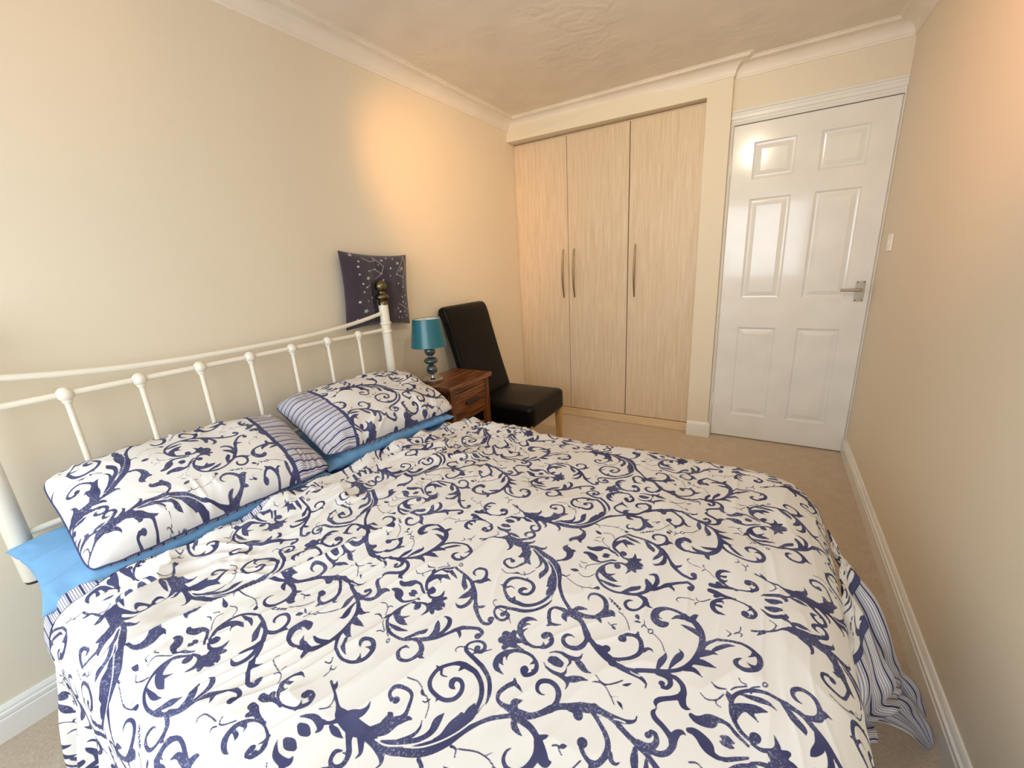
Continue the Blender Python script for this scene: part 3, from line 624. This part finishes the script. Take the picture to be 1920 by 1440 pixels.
bul = .07*wdt*np.sin(math.pi*c)**.8 + wdt*(.05*np.sin(c*9+5*s+2*noise(s*5+c*0, c*2+s*0))*sstep(0, .2, s) + .05*noise(s*9+c*0, c*7+s*0, 2)) + .022*np.exp(-((s-.62+.1*c)/.05)**2)*sstep(.1, .5, c)
V = V + bul[..., None]*out; V[..., 0] = np.minimum(V[..., 0], W-.018); V[..., 2] = np.maximum(V[..., 2], .006)
gf = grid_faces(n, m); row = gf[:, 0]//m
V = V.reshape(-1, 3); sa = (c*.30+0*s).ravel()
def sub(Vv, F): 
    ids = np.unique(F); mp = np.full(len(Vv), -1); mp[ids] = np.arange(len(ids)); return ids, mp[F]
k0 = 25
for nm, sel, mt in (('navy_band', (row >= k0) & (row < k0+5), 'navy_band'), ('striped_corner', row >= k0+5, 'striped_cotton'), ('printed_corner', row < k0, 'printed_cotton')):
    ids, F = sub(V, gf[sel]); at = {'stripe': sa[ids], 'print': scroll(sa[ids]*1.2+.1, (s+0*c).ravel()[ids]*.8+.05)}
    o = mesh_obj(nm, V[ids], F, M[mt], duvet, True, at); mod = o.modifiers.new('thick', 'SOLIDIFY'); mod.thickness = .004; mod.offset = -1

# ------------------------------------------------------------------ pillows
def pillow_grid(c, ex, ey, L, Wd, Th, side, n=150, m=110, seed=0, pinch=.035, wr=1.6, low=.45, rnd=1.):
    c, ex, ey = (np.array(k, float) for k in (c, ex, ey)); ex /= np.linalg.norm(ex); ey -= ex*(ex@ey); ey /= np.linalg.norm(ey); nz = np.cross(ey, ex)
    if nz[2] < 0: nz = -nz
    f = lambda k: np.sign(np.linspace(-1, 1, k))*(1-(1-np.abs(np.linspace(-1, 1, k)))**1.25)
    a, b = np.meshgrid(f(n), f(m), indexing='ij')
    cr = np.abs(a)**7*np.abs(b)**7; px = a*L/2*(1-pinch*.7*(1-np.abs(b)**2))*(1-.045*cr*rnd); py = b*Wd/2*(1-pinch*(1-np.abs(a)**2.2))*(1-.07*cr*rnd)
    edge = np.maximum(np.abs(a), np.abs(b))
    body = ((1-np.abs(a)**3.0)*(1-np.abs(b)**2.6))**.48
    hgt = Th/2*body*(1 if side > 0 else low)
    wrk = wr*(.006*noise(px*9, py*9, seed)+.007*(1-np.abs(noise(px*26+3*noise(px*6, py*6, seed+2), py*7, seed+1)))**2*sstep(.35, .9, np.abs(b))+.005*(1-np.abs(noise(px*9, py*24, seed+3)))**2*sstep(.4, .9, np.abs(a)))
    hgt = hgt + wrk*np.clip(body*2, 0, 1)*side*0 + wrk*np.clip(body*2.2, 0, 1)
    jit = .004*noise(px*40, py*40, seed+4)*sstep(.9, 1, edge)
    Vv = c + px[..., None]*ex + py[..., None]*ey + (side*hgt+jit)[..., None]*nz
    return Vv, px, py, a, b
def printed_pillow(name, label, c, ex, ey, L, Wd, Th, panel_end, uoff, voff, prot, seed, group):
    root = empty(name, c, label, 'pillow', group)
    Vt, px, py, a, b = pillow_grid(c, ex, ey, L, Wd, Th, 1, 190, 130, seed)
    Vt = Vt.reshape(-1, 3); gf = grid_faces(*px.shape); q = (panel_end*px).ravel()
    fq = q[gf].mean(1); cut = L/2-.135
    ca, sa_ = math.cos(prot), math.sin(prot)
    at = {'print': scroll(px*ca+py*sa_+uoff, -px*sa_+py*ca+voff).ravel(), 'stripe': (py+.006*noise(px*14, py*10, 5)).ravel()}
    for nm, sel, mt in (('printed_top', fq < cut, 'printed_cotton'), ('navy_band', (fq >= cut) & (fq < cut+.013), 'navy_band'), ('striped_panel', fq >= cut+.013, 'striped_cotton')):
        ids, F = sub(Vt, gf[sel]); mesh_obj(nm, Vt[ids], F, M[mt], root, True, {k: x[ids] for k, x in at.items()})
    Vb, px, py, a, b = pillow_grid(c, ex, ey, L, Wd, Th, -1, 120, 80, seed)
    mesh_obj('striped_underside', Vb.reshape(-1, 3), grid_faces(*px.shape)[:, ::-1].copy(), M['striped_cotton'], root, True, {'stripe': px.ravel()})
    # piped edge
    k = 60; n2, m2 = px.shape
    ring = np.concatenate([Vb[:, 0], Vb[-1, 1:], Vb[::-1, -1][1:], Vb[0, ::-1][1:]])[::2]
    mb = MB().tube(list(ring), .0028, 6, False); mb.build('piping', M['navy_band'], root, True)
    return root
def plain_pillow(name, label, c, ex, ey, L, Wd, Th, seed, group):
    Vt, px, *_ = pillow_grid(c, ex, ey, L, Wd, Th, 1, 110, 80, seed, .09, 1.2, .85, 0.); Vb, *_ = pillow_grid(c, ex, ey, L, Wd, Th, -1, 110, 80, seed, .09, 1.2, .85, 0.)
    n, m = px.shape; F = grid_faces(n, m); V = np.concatenate([Vt.reshape(-1, 3), Vb.reshape(-1, 3)])-np.array(c)
    me = np_mesh(name, V, np.concatenate([F, F[:, ::-1]+n*m]), True)
    import bmesh
    bm = bmesh.new(); bm.from_mesh(me); bmesh.ops.remove_doubles(bm, verts=bm.verts, dist=.0004); bm.to_mesh(me); bm.free()
    o = link(name, me, M['blue_cotton'], None, c); return tag(o, label, 'pillow', group)
plain_pillow('blue_pillow', 'pale blue pillow under the printed pillow nearest the window', (.322, -2.685, .584), (.03, 1, .0), (1, 0, -.06), .73, .385, .098, 3, 'blue pillows')
plain_pillow('blue_pillow', 'pale blue pillow under the printed pillow beside the nightstand', (.335, -1.975, .584), (.10, 1, .0), (1, 0, -.06), .66, .385, .098, 9, 'blue pillows')
printed_pillow('scroll_pillow', 'scroll print pillow nearest the window, striped end towards the middle', (.322, -2.632, .675), (.06, 1, -.02), (.92, 0, -.34), .645, .41, .18, 1, .36, .0, -.3, 21, 'scroll print pillows')
printed_pillow('scroll_pillow', 'scroll print pillow beside the nightstand, striped end towards the middle', (.330, -1.958, .683), (.10, 1, -.03), (.92, 0, -.34), .67, .41, .20, -1, .17, .11, .0, 33, 'scroll print pillows')

# ------------------------------------------------------------------ constellation cushion wedged behind the bedpost
def cushion():
    n = m = 230; A_, B_ = np.meshgrid(np.linspace(0, 1, n), np.linspace(0, 1, m), indexing='ij')     # A across (y), B downwards
    c00, c10, c01, c11 = (np.array(p, float) for p in ((-1.790, 1.379), (-1.348, 1.356), (-1.814, 1.000), (-1.380, .975)))
    a, b = A_, B_; s1 = 2*a-1; s2 = 2*b-1
    a2 = .5+.5*s1*(1-.07*(1-s2**2)); b2 = .5+.5*s2*(1-.07*(1-s1**2))
    P2 = c00*((1-a2)*(1-b2))[..., None]+c10*(a2*(1-b2))[..., None]+c01*((1-a2)*b2)[..., None]+c11*(a2*b2)[..., None]
    body = ((1-s1**4)*(1-s2**4))**.5
    xc = .046
    dent = .016*np.exp(-(((P2[..., 0]+1.60)/.05)**2+((P2[..., 1]-1.15)/.13)**2))
    front = xc+.040*body-dent*1.2+.003*noise(a*9, b*9, 1)*body; back = xc-.040*body
    front = np.minimum(front, np.where((np.abs(P2[..., 0]+1.612) < .04) & (P2[..., 1] < 1.235), .066, 1.))
    k = np.array([(160, 135), (768, 180), (248, 865), (815, 800)], float)   # design grid of the print
    D = k[0]*((1-a)*(1-b))[..., None]+k[1]*(a*(1-b))[..., None]+k[2]*((1-a)*b)[..., None]+k[3]*(a*b)[..., None]
    X, Y = D[..., 0], D[..., 1]; sd = np.full(X.shape, 50.)
    for x, y, r in ((235,165,17),(362,378,20),(415,565,19),(358,692,21),(690,295,17),(648,243,17),(495,208,13)):
        th = np.arctan2(Y-y, X-x)+1.3; rr = np.hypot(X-x, Y-y); sd = np.minimum(sd, rr-r*(.60+.40*np.cos(5*th)))
    for x, y, r in ((300,605,11),(575,285,9),(440,685,9),(683,698,10),(290,222,8),(282,272,10),(288,345,8),(318,432,9),(332,510,8),(373,597,6),(450,455,7),(513,395,7),(568,357,6),(658,430,7),(708,555,7),(710,605,8),(740,540,6),(660,668,7),(728,693,6),(755,730,7),(675,755,6),(705,755,6),(605,200,6),(540,190,6),(672,315,6),(460,250,5),(740,620,6),(465,745,6),(345,800,6),(300,770,8),(355,465,8),(370,310,7),(432,292,7),(495,335,6),(630,345,6),(705,372,6),(712,465,6),(480,635,6)):
        sd = np.minimum(sd, np.hypot(X-x, Y-y)-r)
    for ln in ([(318,185),(385,220),(428,213),(415,175)],[(428,190),(505,265),(495,335),(355,465)],[(370,310),(432,292),(495,335)],[(630,345),(705,372),(740,280),(720,190),(630,345)],[(705,372),(715,405),(712,465),(695,465)],[(500,520),(467,540),(480,635),(515,760)],[(665,622),(768,672)]):
        for (x0, y0), (x1, y1) in zip(ln, ln[1:]):
            dx, dy = x1-x0, y1-y0; t = np.clip(((X-x0)*dx+(Y-y0)*dy)/(dx*dx+dy*dy), 0, 1); sd = np.minimum(sd, np.hypot(X-x0-t*dx, Y-y0-t*dy)-1.9)
    V = np.concatenate([np.stack([front, P2[..., 0], P2[..., 1]], -1).reshape(-1, 3), np.stack([back, P2[..., 0], P2[..., 1]], -1).reshape(-1, 3)])
    F = grid_faces(n, m); ctr = np.array([.046, -1.58, 1.0])
    me = np_mesh('constellation_cushion', V-ctr, np.concatenate([F, F[:, ::-1]+n*m]), True, {'print': np.concatenate([sd.ravel(), np.full(n*m, 50.)])})
    o = link('constellation_cushion', me, M['constellation_velvet'], None, ctr)
    tag(o, 'dark purple star and constellation cushion wedged between bedpost and wall', 'cushion')
cushion()

# ------------------------------------------------------------------ nightstand
nx0, nx1, ny0, ny1, nz = .135, .418, -1.518, -1.122, .655
ns = empty('nightstand', ((nx0+nx1)/2, (ny0+ny1)/2, 0), 'dark wooden nightstand with one drawer between bed and black chair', 'nightstand')
bevel(MB().box((nx0, ny0, nz-.026), (nx1, ny1, nz)).build('tabletop', M['sheesham'], ns), .004)
lg = .034
for x in (nx0+.012, nx1-.016-lg):
    for y in (ny0+.018, ny1-.018-lg): bevel(MB().box((x, y, 0), (x+lg, y+lg, nz-.026)).build('leg', M['sheesham_upright'], ns), .002)
ya, yb, xf = ny0+.018+lg, ny1-.018-lg, nx1-.016
b = MB(); 
for y in (ny0+.026, ny1-.040): b.box((nx0+.046, y, .43), (xf-lg, y+.014, nz-.026))
b.box((nx0+.016, ya, .43), (nx0+.03, yb, nz-.026)); b.box((xf-.03, ya, nz-.052), (xf-.006, yb, nz-.026)); b.box((xf-.03, ya, .430), (xf-.006, yb, .456)); b.box((nx0+.03, ya-.01, .43), (xf-.03, yb+.01, .444))
b.build('apron', M['sheesham'], ns)
dr = bevel(MB().box((xf-.026, ya+.003, .460), (xf-.003, yb-.003, nz-.055)).build('drawer', M['sheesham'], ns), .002)
zc, yc = .530, (ya+yb)/2
bevel(MB().box((xf-.004, yc-.058, zc-.009), (xf+.016, yc+.058, zc+.007)).build('handle', M['dark_rubber'], dr), .004)
bevel(MB().box((nx0+.02, ny0+.024, .14), (xf-.004, ny1-.024, .160)).build('shelf', M['sheesham'], ns), .002)

# ------------------------------------------------------------------ table lamp
lx, ly, lz = .218, -1.425, nz
lp = empty('table_lamp', (lx, ly, lz), 'teal table lamp with three smoked glass balls on chrome base', 'lamp')
auto_smooth(MB().lathe((lx, ly, lz), [(.060, 0), (.062, .003), (.062, .017), (.058, .021), (.010, .024), (.008, .03)], 40).build('base', M['chrome'], lp))
auto_smooth(MB().lathe((lx, ly, lz), [(.006, .022), (.006, .300)], 16).build('stem', M['chrome'], lp))
for zc, rx, rz in ((.070, .031, .031), (.121, .040, .0215), (.176, .031, .031)):
    auto_smooth(MB().lathe((lx, ly, lz+zc), [(max(.004, rx*math.cos(q)), rz*math.sin(q)) for q in np.linspace(-1.5, 1.5, 19)], 32).build('glass_ball', M['smoke_glass'], lp), 60)
for zc in (.036, .098, .143): auto_smooth(MB().lathe((lx, ly, lz+zc), [(.011, -.003), (.0125, 0), (.011, .003)], 20).build('chrome_disc', M['chrome'], lp))
z0, z1, r0, r1 = .205, .355, .100, .076
sh = auto_smooth(MB().lathe((lx, ly, lz), [(r0, z0), (r1, z1)], 64, False).build('shade', M['teal_satin'], lp))
auto_smooth(MB().lathe((lx, ly, lz), [(r0-.002, z0+.0005), (r1-.002, z1-.0005)], 64, False).build('lining', M['shade_lining'], sh))
for r, z in ((r0-.001, z0), (r1-.001, z1)):
    MB().tube([(lx+r*math.cos(q), ly+r*math.sin(q), lz+z) for q in np.linspace(0, 2*math.pi, 49)], .0016, 6, False).build('rim', M['teal_satin'], sh, True)
b = MB()
for q in (0.4, 2.5, 4.6): b.tube([(lx, ly, lz+z1-.035), (lx+r1*math.cos(q), ly+r1*math.sin(q), lz+z1-.004)], .0014, 6)
b.build('spider', M['chrome'], sh)

# ------------------------------------------------------------------ black dining chair
ch = empty('dining_chair', (.45, -.89, 0), 'high-backed black leather dining chair with pale oak legs by the wardrobe', 'chair')
cy0, cy1 = -1.112, -.655
seatx0, seatx1, sz = .22, .682, .462
V, F = rounded_box((seatx0, cy0, .305), (seatx1, cy1, sz-.012), .032, 7, .016); mesh_obj('seat', V, F, M['black_leather'], ch)
def chair_back():
    # side profile (x, z): front face up, rolled top, rear face down
    fr = [(.262, .38), (.250, .46), (.212, .58), (.172, .72), (.135, .86), (.108, .96), (.096, 1.0), (.084, 1.022), (.068, 1.034), (.050, 1.036), (.034, 1.028), (.024, 1.012), (.022, .992), (.032, .974), (.048, .955), (.072, .88), (.108, .76), (.146, .62), (.178, .50), (.190, .38)]
    p = np.array(fr); k = len(p); ys = [cy0, cy0+.004, cy0+.014, cy0+.03]; ys = ys+[(cy0+cy1)/2]+[cy0+cy1-y for y in ys[::-1]]
    sc = [.70, .86, .96, 1, 1, 1, .96, .86, .70]; mid = np.array([(np.interp(z, [.38, .46, .72, .96, 1.0, 1.04], [.226, .215, .138, .072, .058, .052])) for z in p[:, 1]])
    V = []; F = []
    for y, s in zip(ys, sc):
        for (x, z), mx in zip(p, mid):
            zz = z if z < .96 else .985+(z-.985)*s
            V.append((mx+(x-mx)*s, y, zz))
    for i in range(len(ys)-1):
        for j in range(k): F.append((i*k+j, i*k+(j+1) % k, (i+1)*k+(j+1) % k, (i+1)*k+j))
    F.append(tuple(range(k-1, -1, -1))); F.append(tuple((len(ys)-1)*k+j for j in range(k)))
    b = MB(); b.add(V, F); o = b.build('backrest', M['black_leather'], ch, True); auto_smooth(o, 60)
chair_back()
def leg(x0, y0, x1, y1, t0, t1):
    f = lambda x, y, z, t: [(x-t, y-t, z), (x+t, y-t, z), (x+t, y+t, z), (x-t, y+t, z)]
    bevel(MB().hexa(f(x1, y1, 0, t1)+f(x0, y0, .34, t0)).build('leg', M['oak'], ch), .003)
for y, s in ((cy0+.03, 1), (cy1-.03, -1)):
    leg(.650, y, .652, y, .022, .015); leg(.235, y, .165, y, .022, .016)
